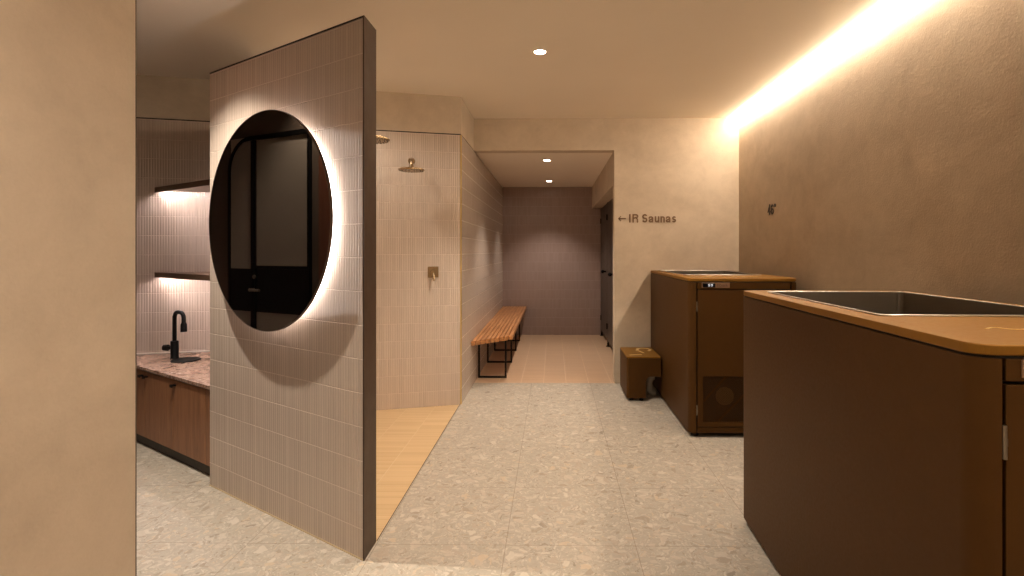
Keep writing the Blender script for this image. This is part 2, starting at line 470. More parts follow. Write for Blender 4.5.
struct(obj('trim_7', bm, 'dark', loc=(N.x, N.y, 0), rz=rzN))
# pale joint along the foot of the partition
bm = BM(); prism(bm, [pl(0, -0.006), pl(WL, -0.006), pl(WL, 0), pl(0, 0)], 0, 0.004)
struct(obj('trim_8', bm, 'joint', loc=(N.x, N.y, 0), rz=rzN))
# divider between showers and vanity
bm = BM(); box(bm, FX, -1.93, 3.27, yb, 0, 2.405)
struct(obj('wall_divider', bm, 'tile'))

# mirror: local z = outwards from the wall
MC = N + D * 0.680
R_ = 0.553
up = Vector((0, 0, 1)); nn = Vector((NN.x, NN.y, 0)); xx = up.cross(nn)
MM = Matrix((xx, up, nn)).transposed().to_4x4()
mir = thing('round_mirror', 'large round backlit mirror floating off the tiled partition wall', 'mirror', (MC.x, MC.y, 1.520))
def on_wall(prof, off=0, seg=96):
    b = BM(); lathe(b, prof, seg, MM.to_3x3().to_4x4()); return b
obj('mirror_glass', on_wall([(0, 0.069), (R_ - 0.003, 0.069), (R_ - 0.002, 0.0735), (R_ - 0.004, 0.075), (0, 0.075)], seg=128), 'mirror', mir, smooth=True)
obj('mirror_rim', on_wall([(R_ - 0.0025, 0.063), (R_, 0.063), (R_, 0.0755), (R_ - 0.0018, 0.0755), (R_ - 0.0025, 0.063)], seg=128), 'cap_bronze', mir, smooth=True)
obj('back_box', on_wall([(0, 0.001), (0.49, 0.001), (0.49, 0.0685), (0, 0.0685)]), 'trimring', mir)
obj('led_ring', on_wall([(0.4915, 0.008), (0.500, 0.008), (0.500, 0.034), (0.4915, 0.034), (0.4915, 0.008)]), 'led', mir)

# ------------------------------------------------------------------ vanity
V0 = Vector((FX - 0.001, 3.1425))
# front line from V0 along D meets the back wall
def isect(p, d, q, e):
    den = d.x * e.y - d.y * e.x
    t = ((q.x - p.x) * e.y - (q.y - p.y) * e.x) / den
    return t
CT = 0.565
tv = isect(V0, D, C, BD) - 0.01
V1 = V0 + D * tv
nin = Vector((D.y, -D.x))         # points from the room into the cabinet
if nin.y < 0: nin = -nin
rD = ang(D)
def loc2(p):                      # to local coords at V0, x along D
    v = Vector(p) - V0; return (v.dot(D), v.dot(Vector((-D.y, D.x))))
yv = C.y + (V0.x - C.x) * BD.y / BD.x - 0.004
bk0 = loc2((V0.x, yv)); bk1 = loc2(tuple(V1))
bk1 = (bk1[0], 0)
van = thing('vanity_cabinet', 'low oak vanity cabinet tucked between partition and back wall', 'cabinet', (V0.x, V0.y, 0), rD)
sgn = 1 if bk0[1] > 0 else -1
def ly(v): return sgn * v
def tri(inset, x0=0.0, x1=None):
    """triangular plan of the vanity, its front pushed back by inset"""
    x1 = tv if x1 is None else x1
    k = bk0[1] * sgn
    f = inset / k
    a = (bk0[0] * f, ly(inset)); b = (tv + (bk0[0] - tv) * f, ly(inset))
    return [a, b, (bk0[0], ly(k))]
bm = BM(); prism(bm, tri(0.022), 0.075, CT - 0.028)
obj('carcass', bm, 'cab', van)
bm = BM(); prism(bm, tri(0.030), 0.0, 0.074)
obj('plinth', bm, 'kick', van)
# doors of the cabinet, each with a small pull (local +y faces the room)
edges = [0.10, 0.53, 0.96, 1.39]
pulls = [0.505, 0.925, 1.00]
for k in range(3):
    bm = BM(); box(bm, edges[k] + 0.0015, edges[k + 1] - 0.0015, -0.021, -0.002, 0.078, CT - 0.032)
    dr = obj('door', bm, 'cab', van, bevel=0.0012)
    bm = BM(); box(bm, pulls[k] - 0.019, pulls[k] + 0.019, -0.002, 0.022, CT - 0.066, CT - 0.057)
    box(bm, pulls[k] - 0.019, pulls[k] + 0.019, 0.018, 0.022, CT - 0.074, CT - 0.057)
    obj('pull', bm, 'black', dr, bevel=0.0015)
bm = BM(); box(bm, 0.0, 0.0985, -0.021, -0.002, 0.078, CT - 0.032)
obj('filler_panel', bm, 'cab', van)
bm = BM(); prism(bm, [(0.001, 0.010), (tv - 0.03, 0.010), tri(0)[1], tri(0)[2]], CT - 0.022, CT)
ct = tag(obj('countertop', bm, 'marble', loc=(V0.x, V0.y, 0.0005), rz=rD, bevel=0.0015), 'pink brown veined marble top on the oak cabinet', 'countertop')
bm = BM(); box(bm, 1.22, 2.62, 0.001, 0.010, CT + 0.001, CT + 0.010)
obj('sealant_line', bm, 'caulk', None, loc=(C.x, C.y, 0), rz=ang(BD))
bpy.data.objects['sealant_line'].name = 'trim_9'; struct(bpy.data.objects['trim_9'])

# corner shelves: triangular boards between divider and back wall, lit underneath
S0 = Vector((FX - 0.001, 3.435))
ts = isect(S0, D, C, BD) - 0.012
ysb = C.y + (S0.x - C.x) * BD.y / BD.x - 0.003
def sl(p):
    v = Vector(p) - S0; return (v.dot(D), v.dot(Vector((-D.y, D.x))))
def shelf(z, label):
    t = thing('corner_shelf', label, 'shelf', (S0.x, S0.y, z), rD, 'lit shelves above the vanity')
    e0 = Vector(sl((S0.x, ysb))); k = e0.y
    def at_y(yy):       # plan point where the back edge meets local y = yy
        f = yy / k; return (ts + (e0.x - ts) * f, yy)
    lx = lambda yy: e0.x * yy / k + 0.001
    b = BM(); prism(b, [(lx(-0.013), -0.013), at_y(-0.013), tuple(e0)], 0.012, 0.040); obj('board', b, 'shelf', t, bevel=0.001)
    b = BM(); prism(b, [(0.001, 0), (ts, 0), at_y(-0.0125), (lx(-0.0125), -0.0125)], 0.0, 0.040); obj('front_edge', b, 'shelf', t, bevel=0.0008)
    # led profile behind the front edge
    p0, p1 = at_y(-0.018), at_y(-0.026)
    b = BM(); prism(b, [(lx(-0.018) + 0.02, -0.018), (p0[0] - 0.03, p0[1]), (p1[0] - 0.03, p1[1]), (lx(-0.026) + 0.02, -0.026)], 0.0060, 0.0117); obj('led_strip', b, 'led_shelf', t)
    return t
shelf(1.828, 'upper dark timber corner shelf with light strip beneath')
shelf(1.163, 'lower dark timber corner shelf above the black tap')

# black mixer tap on the counter
tz = CT + 0.001
tap = thing('mixer_tap', 'matt black gooseneck mixer tap standing on the marble countertop', 'tap', (-2.84, 3.963, tz), math.atan2(-0.48, 0.87))
bm = BM(); lathe(bm, [(0, 0), (0.029, 0), (0.029, 0.004), (0.0265, 0.008), (0.0265, 0.125), (0.024, 0.130), (0, 0.130)], 32)
obj('body', bm, 'black', tap, smooth=True)
bm = BM()
pth = [(0, 0, 0.125), (0, 0, 0.30)] + [(0.048 - 0.048 * math.cos(math.radians(a)), 0, 0.30 + 0.048 * math.sin(math.radians(a))) for a in range(12, 91, 13)] \
    + [(0.085 + 0.045 * math.sin(math.radians(a)), 0, 0.303 + 0.045 * math.cos(math.radians(a))) for a in range(0, 91, 13)] + [(0.1305, 0, 0.262)]
tube(bm, pth, 0.0142, 16); obj('spout', bm, 'black', tap, smooth=True)
bm = BM(); lathe(bm, [(0, 0.208), (0.0215, 0.208), (0.0205, 0.262), (0.0155, 0.275), (0, 0.275)], 28)
bmesh.ops.translate(bm, vec=(0.1305, 0, 0), verts=bm.verts); obj('spray_head', bm, 'black', tap, smooth=True)
bm = BM(); cyl(bm, (-0.02, -0.01, 0.078), (-0.052, -0.026, 0.078), 0.013); cyl(bm, (-0.046, -0.023, 0.078), (-0.074, -0.037, 0.078), 0.024, 0.022, 28)
obj('handle', bm, 'black', tap, smooth=True)
bm = BM(); lathe(bm, [(0, 0), (0.094, 0), (0.094, 0.005), (0.090, 0.008), (0, 0.008)], 56)
tag(obj('sink_cover', bm, 'black', loc=(-2.70, 3.885, tz), smooth=True), 'flat black round cover lying on the marble in front of the tap', 'sink cover')

# ------------------------------------------------------------------ glazed door on the far face of the left wall (seen in the mirror)
dl = thing('door_1', 'black steel framed glass door', 'door', (P.x, P.y, 0), ang(LD))
del dl['label']; del dl['category']; dl['kind'] = 'structure'
# local x along LD; so = side of the wall that faces the mirror
vy = Vector((-LD.y, LD.x)); so = 1 if vy.dot(Vector((1, 1))) > 0 else -1
def dbox(bm, a, b, z0, z1, y0, y1):
    ys = sorted((so * y0, so * y1)); return box(bm, a, b, ys[0], ys[1], z0, z1)
def dprism(bm, pz, y0, y1):
    a_ = [bm.verts.new((x, so * y0, z)) for x, z in pz]; b_ = [bm.verts.new((x, so * y1, z)) for x, z in pz]
    bm.faces.new(a_); bm.faces.new(b_[::-1])
    for k in range(len(a_)):
        q = (k + 1) % len(a_); bm.faces.new((a_[k], b_[k], b_[q], a_[q]))
    return bm
T0, T1, TOP, FW_, ST0, ST1 = 1.355, 2.190, 2.175, 0.020, 1.890, 1.940
bm = BM(); dbox(bm, T0, T0 + FW_, 0.001, TOP, 0.001, 0.028)
obj('door_frame', bm, 'black', dl)
ra = 0.24
outer = [(T0 + FW_ + 0.0005, TOP - FW_ - 0.012), (T0 + FW_ + 0.0005, TOP)] + arc(T1 - ra, TOP - ra, ra, 90, 0, 10) + [(T1, 0.001)]
inner = [(T1 - FW_, 0.001)] + arc(T1 - ra, TOP - ra, ra - FW_, 0, 70, 8) + [(T1 - ra - 0.03, TOP - FW_ - 0.006)]
obj('door_frame', dprism(BM(), outer + inner, 0.001, 0.028), 'black', dl)
MID = (ST0 + ST1) / 2
for (a, b) in ((ST0, MID - 0.002), (MID + 0.002, ST1)):
    bm = BM(); dbox(bm, a, b, 0.01, TOP - FW_ - 0.013, 0.004, 0.027); obj('stile', bm, 'black', dl)
bm = BM(); dbox(bm, T0 + FW_, ST0, 0.945, 1.245, 0.008, 0.020); obj('door_panel', bm, 'black', dl)
bm = BM(); dbox(bm, ST1, T1 - FW_, 0.945, 1.245, 0.008, 0.020); obj('door_panel', bm, 'black', dl)
bm = BM(); dbox(bm, T0 + FW_ + 0.001, ST0 - 0.001, 1.246, 1.268, 0.006, 0.027); obj('rail', bm, 'black', dl)
for z0, z1 in ((0.06, 0.944), (1.269, TOP - FW_ - 0.013)):
    bm = BM(); dbox(bm, T0 + FW_ + 0.001, ST0 - 0.001, z0, z1, 0.010, 0.018); obj('glass_pane', bm, 'glass', dl)
bm = BM(); dbox(bm, ST1 + 0.001, T1 - FW_ - 0.001, 0.06, 0.944, 0.010, 0.018); obj('glass_pane', bm, 'glass', dl)
pz = [(ST1 + 0.001, 1.246), (T1 - FW_ - 0.001, 1.246)] + arc(T1 - ra, TOP - ra, ra - FW_ - 0.001, 0, 85, 10) + [(ST1 + 0.001, TOP - FW_ - 0.008)]
obj('glass_pane', dprism(BM(), pz, 0.010, 0.018), 'glass', dl)
bm = BM(); cyl(bm, (ST0 + 0.01, so * 0.027, 1.10), (ST0 + 0.01, so * 0.065, 1.10), 0.011); cyl(bm, (ST0 + 0.015, so * 0.062, 1.10), (ST0 - 0.09, so * 0.062, 1.10), 0.009)
cyl(bm, (ST0 + 0.005, so * 0.027, 1.19), (ST0 + 0.005, so * 0.036, 1.19), 0.014)
obj('door_handle', bm, 'steel', dl, smooth=True)
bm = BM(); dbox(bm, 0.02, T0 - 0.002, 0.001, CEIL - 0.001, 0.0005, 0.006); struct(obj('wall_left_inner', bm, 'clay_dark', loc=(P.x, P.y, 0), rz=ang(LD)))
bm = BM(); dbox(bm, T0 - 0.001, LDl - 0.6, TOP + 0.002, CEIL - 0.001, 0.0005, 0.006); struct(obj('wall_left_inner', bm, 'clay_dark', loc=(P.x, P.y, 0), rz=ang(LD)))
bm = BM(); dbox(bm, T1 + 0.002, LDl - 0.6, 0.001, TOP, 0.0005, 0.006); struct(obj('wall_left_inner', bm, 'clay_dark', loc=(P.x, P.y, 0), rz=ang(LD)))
bm = BM(); dbox(bm, 0.80, 1.265, 0.001, 2.30, 0.007, 0.03)
t_ = obj('door_2', bm, 'reddoor', loc=(P.x, P.y, 0), rz=ang(LD)); struct(t_)

# ------------------------------------------------------------------ showers
def shower(loc, rz, label, arm=0.30):
    """local -y points away from the wall"""
    t = thing('wall_shower', label, 'shower', loc, rz, 'overhead showers')
    b = BM(); cyl(b, (0, -0.001, 0), (0, -0.012, 0), 0.030, 0.028, 28); obj('wall_flange', b, 'nickel', t, smooth=True)
    b = BM(); tube(b, [(0, -0.01, 0), (0, -0.06, 0.004), (0, -0.12, 0.0), (0, -(arm - 0.06), -0.028), (0, -(arm - 0.025), -0.040), (0, -(arm - 0.006), -0.058), (0, -arm, -0.085)], 0.0115, 14); obj('arm', b, 'nickel', t, smooth=True)
    b = BM(); lathe(b, [(0, -0.128), (0.100, -0.128), (0.106, -0.122), (0.106, -0.117), (0.094, -0.110), (0.040, -0.104), (0.020, -0.096), (0.016, -0.080), (0, -0.080)], 44)
    bmesh.ops.translate(b, vec=(0, -arm, 0), verts=b.verts); h = obj('rose', b, 'nickel', t, smooth=True)
    b = BM()
    for r, n in ((0.025, 6), (0.050, 12), (0.075, 18), (0.092, 24)):
        for k in range(n):
            a = 2 * PI * k / n
            bmesh.ops.create_icosphere(b, subdivisions=1, radius=0.0030, matrix=Matrix.Translation((r * math.cos(a), -arm + r * math.sin(a), -0.129)))
    obj('nozzles', b, 'black_rubber', h)
    return t
rB = ang(BD) + PI                     # local x to the right along the back wall, -y to the room
pb = at(C, BD, 0.43)
shower((pb[0], pb[1], 2.155), rB, 'round brass shower head on the back wall beside the corner', 0.30)
# second shower on the rear face of the partition
pn = N + D * 0.26 + Vector((0, TT))
shower((-1.305, 2.803, 2.155), ang(-D) + PI, 'round brass shower head partly hidden behind the partition edge', 0.42)
# shower mixer
pt = at(C, BD, 0.245)
mx = thing('shower_mixer', 'small square brass shower mixer on the pale tiled back wall', 'shower mixer', (pt[0], pt[1], 1.185), rB)
bm = BM(); box(bm, -0.046, 0.046, -0.010, -0.001, -0.048, 0.048); obj('plate', bm, 'nickel', mx, bevel=0.003)
bm = BM(); cyl(bm, (0, -0.010, -0.006), (0, -0.048, -0.006), 0.026, 0.025, 28); obj('knob', bm, 'nickel', mx, smooth=True)
bm = BM(); tube(bm, [(0.0, -0.040, -0.015), (0.004, -0.055, -0.04), (0.006, -0.066, -0.075)], [0.011, 0.010, 0.009], 12); obj('lever', bm, 'nickel', mx, smooth=True)

# ------------------------------------------------------------------ slatted bench in the corridor
bn = thing('slatted_bench', 'long slatted hardwood bench along the tiled corridor wall', 'bench', (XL, 5.29, 0))
BW, BLn, BH = 0.395, 3.38, 0.470
ns = 9; sw = (BW - 0.006) / ns
for k in range(ns):
    x0 = 0.006 + k * sw; x1 = x0 + sw - 0.008
    y0 = 1.0 * x0                       # the near end is cut at an angle
    bm = BM(); prism(bm, [(x0, y0), (x1, 1.0 * x1), (x1, BLn), (x0, BLn)], BH - 0.045, BH)
    obj('slat', bm, 'bench', bn, bevel=0.002)
for k in range(4):
    y = 0.46 + 0.78 * k
    bm = BM(); r = 0.0095
    box(bm, 0.012, 0.012 + 2 * r, y - r, y + r, 0.001, BH - 0.046)
    box(bm, 0.012 + 2 * r, 0.30, y - r, y + r, 0.001, 0.001 + 2 * r)
    box(bm, 0.30, 0.30 + 2 * r, y - r, y + r, 0.001, BH - 0.046)
    box(bm, 0.012 + 2 * r, 0.30, y - r, y + r, BH - 0.046 - 2 * r, BH - 0.046)
    obj('leg', bm, 'black', bn)

# ------------------------------------------------------------------ cubicle doors on the right of the corridor
def cubicle(y0, y1, label):
    t = thing('cubicle_door', label, 'cubicle door', (0.775, y0, 0), 0, 'cubicle doors in the corridor')
    L_ = y1 - y0
    b = BM(); box(b, 0, 0.020, 0.006, L_ - 0.12, 0.10, 2.055); d = obj('door_leaf', b, 'locker', t, bevel=0.001)
    b = BM(); bmesh.ops.create_uvsphere(b, u_segments=16, v_segments=10, radius=0.026, matrix=Matrix.Translation((-0.048, 0.10, 1.07)))
    cyl(b, (-0.035, 0.10, 1.07), (0, 0.10, 1.07), 0.012); obj('knob', b, 'black', d, smooth=True)
    b = BM(); box(b, 0, 0.024, L_ - 0.114, L_ - 0.002, 0.06, 2.064); obj('pilaster', b, 'locker', t, bevel=0.001)
    b = BM(); cyl(b, (0.012, L_ - 0.06, 0.001), (0.012, L_ - 0.06, 0.06), 0.014); cyl(b, (0.012, L_ - 0.06, 0.001), (0.012, L_ - 0.06, 0.012), 0.030, 0.026); obj('foot', b, 'black', t, smooth=True)
    for z in (0.30, 1.85):
        b = BM(); cyl(b, (-0.008, L_ - 0.117, z - 0.04), (-0.008, L_ - 0.117, z + 0.04), 0.008); obj('hinge', b, 'black', t, smooth=True)
    return t
ys = [5.75, 6.73, 7.71, 8.69]
lb = ['grey brown cubicle door nearest the corridor mouth', 'grey brown cubicle door in the middle of the corridor row', 'grey brown cubicle door beside the corridor end wall']
for k in range(3): cubicle(ys[k], ys[k + 1], lb[k])

# ------------------------------------------------------------------ downlights
def downlight(loc, label):
    t = thing('downlight', label, 'ceiling light', loc, 0, 'recessed ceiling downlights')
    b = BM(); lathe(b, [(0.040, -0.0005), (0.052, -0.0005), (0.052, -0.004), (0.049, -0.006), (0.040, -0.006), (0.040, -0.0005)], 40); obj('trim_ring', b, 'trimring', t, smooth=True)
    b = BM(); lathe(b, [(0, -0.001), (0.0385, -0.001), (0.0385, -0.0045), (0, -0.0045)], 32); obj('lens', b, 'lamp', t, smooth=True)
downlight((-0.09, 3.67, CEIL), 'round downlight glowing in the main ceiling')
downlight((-0.07, 6.11, SOFF), 'nearer round downlight in the corridor soffit')
downlight((-0.06, 7.94, SOFF), 'farther small downlight near the corridor end wall')

# ------------------------------------------------------------------ cold plunge tubs
TL, TWd, TH = 1.585, 0.80, 1.170
def make_tub(label, loc, rz=0.0):
    """local x 0..TWd left to right, y 0 (front, door side) .. TL (back)"""
    t = thing('cold_plunge_tub', label, 'cold plunge tub', loc, rz, 'bronze cold plunge tubs')
    r = 0.052; fz = 0.032; bt = TH - 0.030; g = 0.046
    # side skin wrapping round all four corners, open in the middle of the front
    path = [(g, 0)] + arc(r, r, r, -90, -180, 8) + arc(r, TL - r, r, 180, 90, 8) + arc(TWd - r, TL - r, r, 90, 0, 8) + arc(TWd - r, r, r, 0, -90, 8) + [(TWd - g, 0)]
    path = [(g, 0)] + path[1:-1] + [(TWd - g, 0)] if g > r else path[1:-1]
    b = BM(); n = len(path)
    strip(b, path, -0.012, fz, bt); sk = obj('side_panel', b, 'bronze', t, smooth=True)
    # deck with the basin opening
    OX0, OX1, OY0, OY1 = 0.082, TWd - 0.066, 0.505, TL - 0.115
    b = BM(); ring(b, rrect(0.0, TWd, 0.0, TL, r, 8), rrect(OX0, OX1, OY0, OY1, 0.030, 8), TH - 0.024, TH)
    obj('deck', b, 'bronze_lit_top', t, bevel=0.004, seg=3)
    b = BM(); ring(b, rrect(0.006, TWd - 0.006, 0.006, TL - 0.006, r - 0.006, 8), rrect(OX0 - 0.012, OX1 + 0.012, OY0 - 0.012, OY1 + 0.012, 0.03, 8), TH - 0.0295, TH - 0.0245)
    obj('deck_gap_shade', b, 'dark', t)  # solid dark ring painted as the shadow line below the deck
    # stainless basin: lip, walls, floor
    b = BM(); ring(b, rrect(OX0 + 0.0005, OX1 - 0.0005, OY0 + 0.0005, OY1 - 0.0005, 0.0295, 8), rrect(OX0 + 0.007, OX1 - 0.007, OY0 + 0.007, OY1 - 0.007, 0.024, 8), 0.36, TH + 0.0025)
    bs = obj('basin', b, 'steel', t, smooth=True)
    b = BM(); ring(b, rrect(OX0 - 0.001, OX1 + 0.001, OY0 - 0.001, OY1 + 0.001, 0.031, 8), rrect(OX0 + 0.008, OX1 - 0.008, OY0 + 0.008, OY1 - 0.008, 0.022, 8), TH + 0.0003, TH + 0.0050)
    obj('rolled_rim', b, 'rim_steel', bs, bevel=0.002, seg=3)
    b = BM(); prism(b, rrect(OX0 + 0.0005, OX1 - 0.0005, OY0 + 0.0005, OY1 - 0.0005, 0.029, 8), 0.345, 0.3595); obj('basin_floor', b, 'steel', bs)
    b = BM(); 
    for xs in (OX1 - 0.033,):
        box(b, xs, xs + 0.004, OY1 - 0.0105, OY1 - 0.0075, 0.37, TH - 0.004)
    box(b, OX0 + 0.25, OX0 + 0.2525, OY1 - 0.0090, OY1 - 0.0075, 0.37, TH - 0.004)
    obj('weld_seam', b, 'steel', bs)
    # front: fascia, door, bottom rail set a little back between the wrapped corners
    x0, x1 = 0.062, TWd - 0.062
    b = BM(); box(b, x0, x1, 0.002, 0.016, TH - 0.078, bt - 0.001); fa = obj('fascia', b, 'bronze', t, bevel=0.001)
    b = BM(); box(b, x0 - 0.008, x1 + 0.008, 0.030, 0.034, 0.06, bt - 0.002); obj('recess_shade', b, 'dark', t)  # dark sheet standing in for shade behind the door gaps and grille
    dz0, dz1 = 0.080, TH - 0.086
    gx0, gx1, gz0, gz1 = x0 + 0.040, x1 - 0.040, 0.115, 0.450
    b = BM()
    o4 = [(x0, dz0), (x1, dz0), (x1, dz1), (x0, dz1)]; i4 = [(gx0, gz0), (gx1, gz0), (gx1, gz1), (gx0, gz1)]
    A = [b.verts.new((x, 0.002, z)) for x, z in o4]; B_ = [b.verts.new((x, 0.002, z)) for x, z in i4]
    A2 = [b.verts.new((x, 0.016, z)) for x, z in o4]; B2 = [b.verts.new((x, 0.016, z)) for x, z in i4]
    for k in range(4):
        q = (k + 1) % 4
        b.faces.new((A[k], A[q], B_[q], B_[k])); b.faces.new((A2[q], A2[k], B2[k], B2[q]))
        b.faces.new((A[q], A[k], A2[k], A2[q])); b.faces.new((B_[k], B_[q], B2[q], B2[k]))
    dr = obj('door', b, 'bronze', t, bevel=0.001)
    # grille: crossing diagonal bars filling the opening
    b = BM(); st = 0.0125; hw = 0.0011
    wG, hG = gx1 - gx0, gz1 - gz0
    for sg, yy in ((1, 0.0045), (-1, 0.0065)):
        c = -hG
        while c < wG:
            # line x = c + z (for sg=1) clipped to the opening
            z_lo = max(0, -c); z_hi = min(hG, wG - c)
            if z_hi - z_lo > 0.004:
                a0 = c + z_lo; a1 = c + z_hi
                if sg > 0: X0, X1 = gx0 + a0, gx0 + a1
                else: X0, X1 = gx1 - a0, gx1 - a1
                Z0, Z1 = gz0 + z_lo, gz0 + z_hi
                k = hw * 1.414
                lo = [b.verts.new((X0 - k, yy, Z0)), b.verts.new((X0 + k, yy, Z0)), b.verts.new((X1 + k, yy, Z1)), b.verts.new((X1 - k, yy, Z1))]
                hi = [b.verts.new((v.co.x, yy + 0.002, v.co.z)) for v in lo]
                b.faces.new(lo); b.faces.new(hi[::-1])
                for m in range(4): b.faces.new((lo[m], hi[m], hi[(m + 1) % 4], lo[(m + 1) % 4]))
            c += st
    obj('grille', b, 'bronze', dr)
    # fan and stays behind the grille
    b = BM(); fx_, fz_ = x0 + 0.205, 0.300
    lathe(b, [(0, 0), (0.062, 0), (0.066, 0.003), (0.066, 0.009), (0, 0.009)], 36, Matrix.Translation((fx_, 0.027, fz_)) @ Matrix.Rotation(PI / 2, 4, 'X'))
    obj('fan_hub', b, 'fan', dr, smooth=True)
    b = BM()
    for (xa, za, xb, zb) in ((gx0 + 0.01, 0.262, gx0 + 0.17, 0.440), (gx0 + 0.12, 0.120, gx0 + 0.34, 0.345)):
        d = Vector((xb - xa, zb - za)).normalized(); nv = Vector((-d.y, d.x)) * 0.006
        q = [(xa + nv.x, za + nv.y), (xb + nv.x, zb + nv.y), (xb - nv.x, zb - nv.y), (xa - nv.x, za - nv.y)]
        lo = [b.verts.new((p[0], 0.018, p[1])) for p in q]; hi = [b.verts.new((p[0], 0.022, p[1])) for p in q]
        b.faces.new(lo); b.faces.new(hi[::-1])
        for m in range(4): b.faces.new((lo[m], hi[m], hi[(m + 1) % 4], lo[(m + 1) % 4]))
    obj('stay', b, 'bronze', dr)
    for z in (0.20, 0.962):
        b = BM(); cyl(b, (x0 - 0.004, 0.001, z - 0.036), (x0 - 0.004, 0.001, z + 0.036), 0.0045, None, 14); cyl(b, (x0 - 0.004, 0.001, z - 0.008), (x0 - 0.004, 0.001, z + 0.008), 0.0052, None, 14)
        obj('hinge', b, 'steel', dr, smooth=True)
    b = BM(); box(b, x0, x1, 0.002, 0.016, 0.034, 0.074); obj('bottom_rail', b, 'bronze', t, bevel=0.001)
    # controller and name plate
    b = BM(); box(b, x0 + 0.030, x0 + 0.235, -0.002, 0.0018, TH - 0.070, TH - 0.0295 - 0.002); pp = obj('name_plate', b, 'plate', fa, bevel=0.001)
    b = BM(); box(b, x0 + 0.036, x0 + 0.128, -0.0045, -0.0022, TH - 0.066, TH - 0.036); dd = obj('display', b, 'display', fa, bevel=0.001)
    b = BM(); zc = TH - 0.051; xc = x0 + 0.092
    def seg7(cx, on):
        w, h, q = 0.0075, 0.0085, 0.0014
        R = {'a': (cx - w, cx + w, zc + 2 * h - q, zc + 2 * h), 'g': (cx - w, cx + w, zc + h - q - 0.0085 + 0.0085, zc + h), 'd': (cx - w, cx + w, zc, zc + q)}
        return R
    for cx in (xc - 0.010, xc + 0.010):
        z0 = zc - 0.0085
        for (xa, xb, za, zb) in ((cx - 0.006, cx + 0.006, z0, z0 + 0.002), (cx - 0.006, cx + 0.006, z0 + 0.0075, z0 + 0.0095), (cx - 0.006, cx + 0.006, z0 + 0.015, z0 + 0.017), (cx + 0.004, cx + 0.006, z0, z0 + 0.017), (cx - 0.006, cx - 0.004, z0 + 0.0075, z0 + 0.017)):
            box(b, xa, xb, -0.0056, -0.0047, za, zb)
    obj('digits', b, 'digit', dd)
    b = BM()          # worn, unreadable lettering on the plate
    for xa, ww, hh in ((0.142, 0.008, 0.016), (0.154, 0.004, 0.018), (0.161, 0.009, 0.016), (0.174, 0.008, 0.011), (0.185, 0.008, 0.011), (0.196, 0.008, 0.011), (0.207, 0.003, 0.018), (0.214, 0.006, 0.010)):
        ring_o = [(x0 + xa, TH - 0.060), (x0 + xa + ww, TH - 0.060), (x0 + xa + ww, TH - 0.060 + hh), (x0 + xa, TH - 0.060 + hh)]
        q = 0.0018
        box(b, ring_o[0][0], ring_o[0][0] + q, -0.0032, -0.0022, ring_o[0][1], ring_o[2][1])
        box(b, ring_o[0][0], ring_o[1][0], -0.0032, -0.0022, ring_o[2][1] - q, ring_o[2][1])
        box(b, ring_o[0][0], ring_o[1][0], -0.0032, -0.0022, ring_o[0][1], ring_o[0][1] + q)
    obj('lettering', b, 'dark', pp)
    # gold script-like scroll on the front deck
    b = BM(); pts = []
    for k in range(41):
        u = k / 40; pts.append((0.20 + 0.40 * u + 0.010 * math.sin(u * 31), 0.235 + 0.020 * math.sin(u * 25.0) * (1 - 0.4 * u) + 0.01 * math.sin(u * 7)))
    strip(b, pts, 0.007, TH + 0.0003, TH + 0.0014); obj('scroll_decal', b, 'gold', t)
    for (fx, fy) in ((0.055, 0.06), (TWd - 0.055, 0.06), (0.055, TL - 0.06), (TWd - 0.055, TL - 0.06), (0.055, TL / 2), (TWd - 0.055, TL / 2)):
        b = BM(); lathe(b, [(0, 0), (0.028, 0), (0.028, 0.010), (0.022, 0.016), (0.010, 0.018), (0.010, 0.036), (0, 0.036)], 24)
        bmesh.ops.translate(b, vec=(fx, fy, 0.0005), verts=b.verts); obj('foot', b, 'black_rubber', t, smooth=True)
    b = BM(); box(b, 0.05, TWd - 0.05, 0.05, TL - 0.05, 0.022, 0.060); obj('underframe', b, 'dark', t)
    b = BM(); box(b, TWd - 0.02, TWd - 0.008, 0.2, 0.25, 0.8, 0.81); b.free()
    return t
tub = make_tub('large bronze cold plunge tub in the right foreground', (0.905, 1.150, 0), -0.034)
tub2 = copy_tree(tub); tub2.location = (0.999, 3.925, 0); tub2.rotation_euler = (0, 0, 0); tub2['label'] = 'bronze cold plunge tub standing beside the small step box'

# ------------------------------------------------------------------ step box against the far tub
sb = thing('step_box', 'small bronze step box beside the far plunge tub', 'step', (0.672, 4.865, 0))
SW, SL, SH = 0.316, 0.50, 0.405
# bridge-shaped body: profile in x-z extruded along y, rounded inner corner
prof = [(0, 0.03), (0.175, 0.03), (0.175, 0.10)] + [(0.215 - 0.04 * math.cos(math.radians(a)), 0.165 + 0.06 * math.sin(math.radians(a))) for a in (0, 15, 30, 45, 60, 75, 90)] + [(SW - 0.004, 0.225), (SW - 0.004, SH - 0.012), (0, SH - 0.012)]
bm = BM()
a_ = [bm.verts.new((x, 0, z)) for x, z in prof]; b_ = [bm.verts.new((x, SL, z)) for x, z in prof]
bm.faces.new(a_); bm.faces.new(b_[::-1])
for k in range(len(a_)):
    q = (k + 1) % len(a_); bm.faces.new((a_[k], b_[k], b_[q], a_[q]))
ed = [e for e in bm.edges if abs(e.verts[0].co.x) < 1e-5 and abs(e.verts[1].co.x) < 1e-5 and abs(e.verts[0].co.y - e.verts[1].co.y) < 1e-5]
bmesh.ops.bevel(bm, geom=ed, offset=0.025, segments=6, profile=0.5, affect='EDGES')
obj('body', bm, 'bronze', sb, smooth=True)
bm = BM(); 
tp = [(SW - 0.004, 0), (SW - 0.004, SL)] + arc(0.025, SL - 0.025, 0.025, 90, 180, 6) + arc(0.025, 0.025, 0.025, 180, 270, 6)
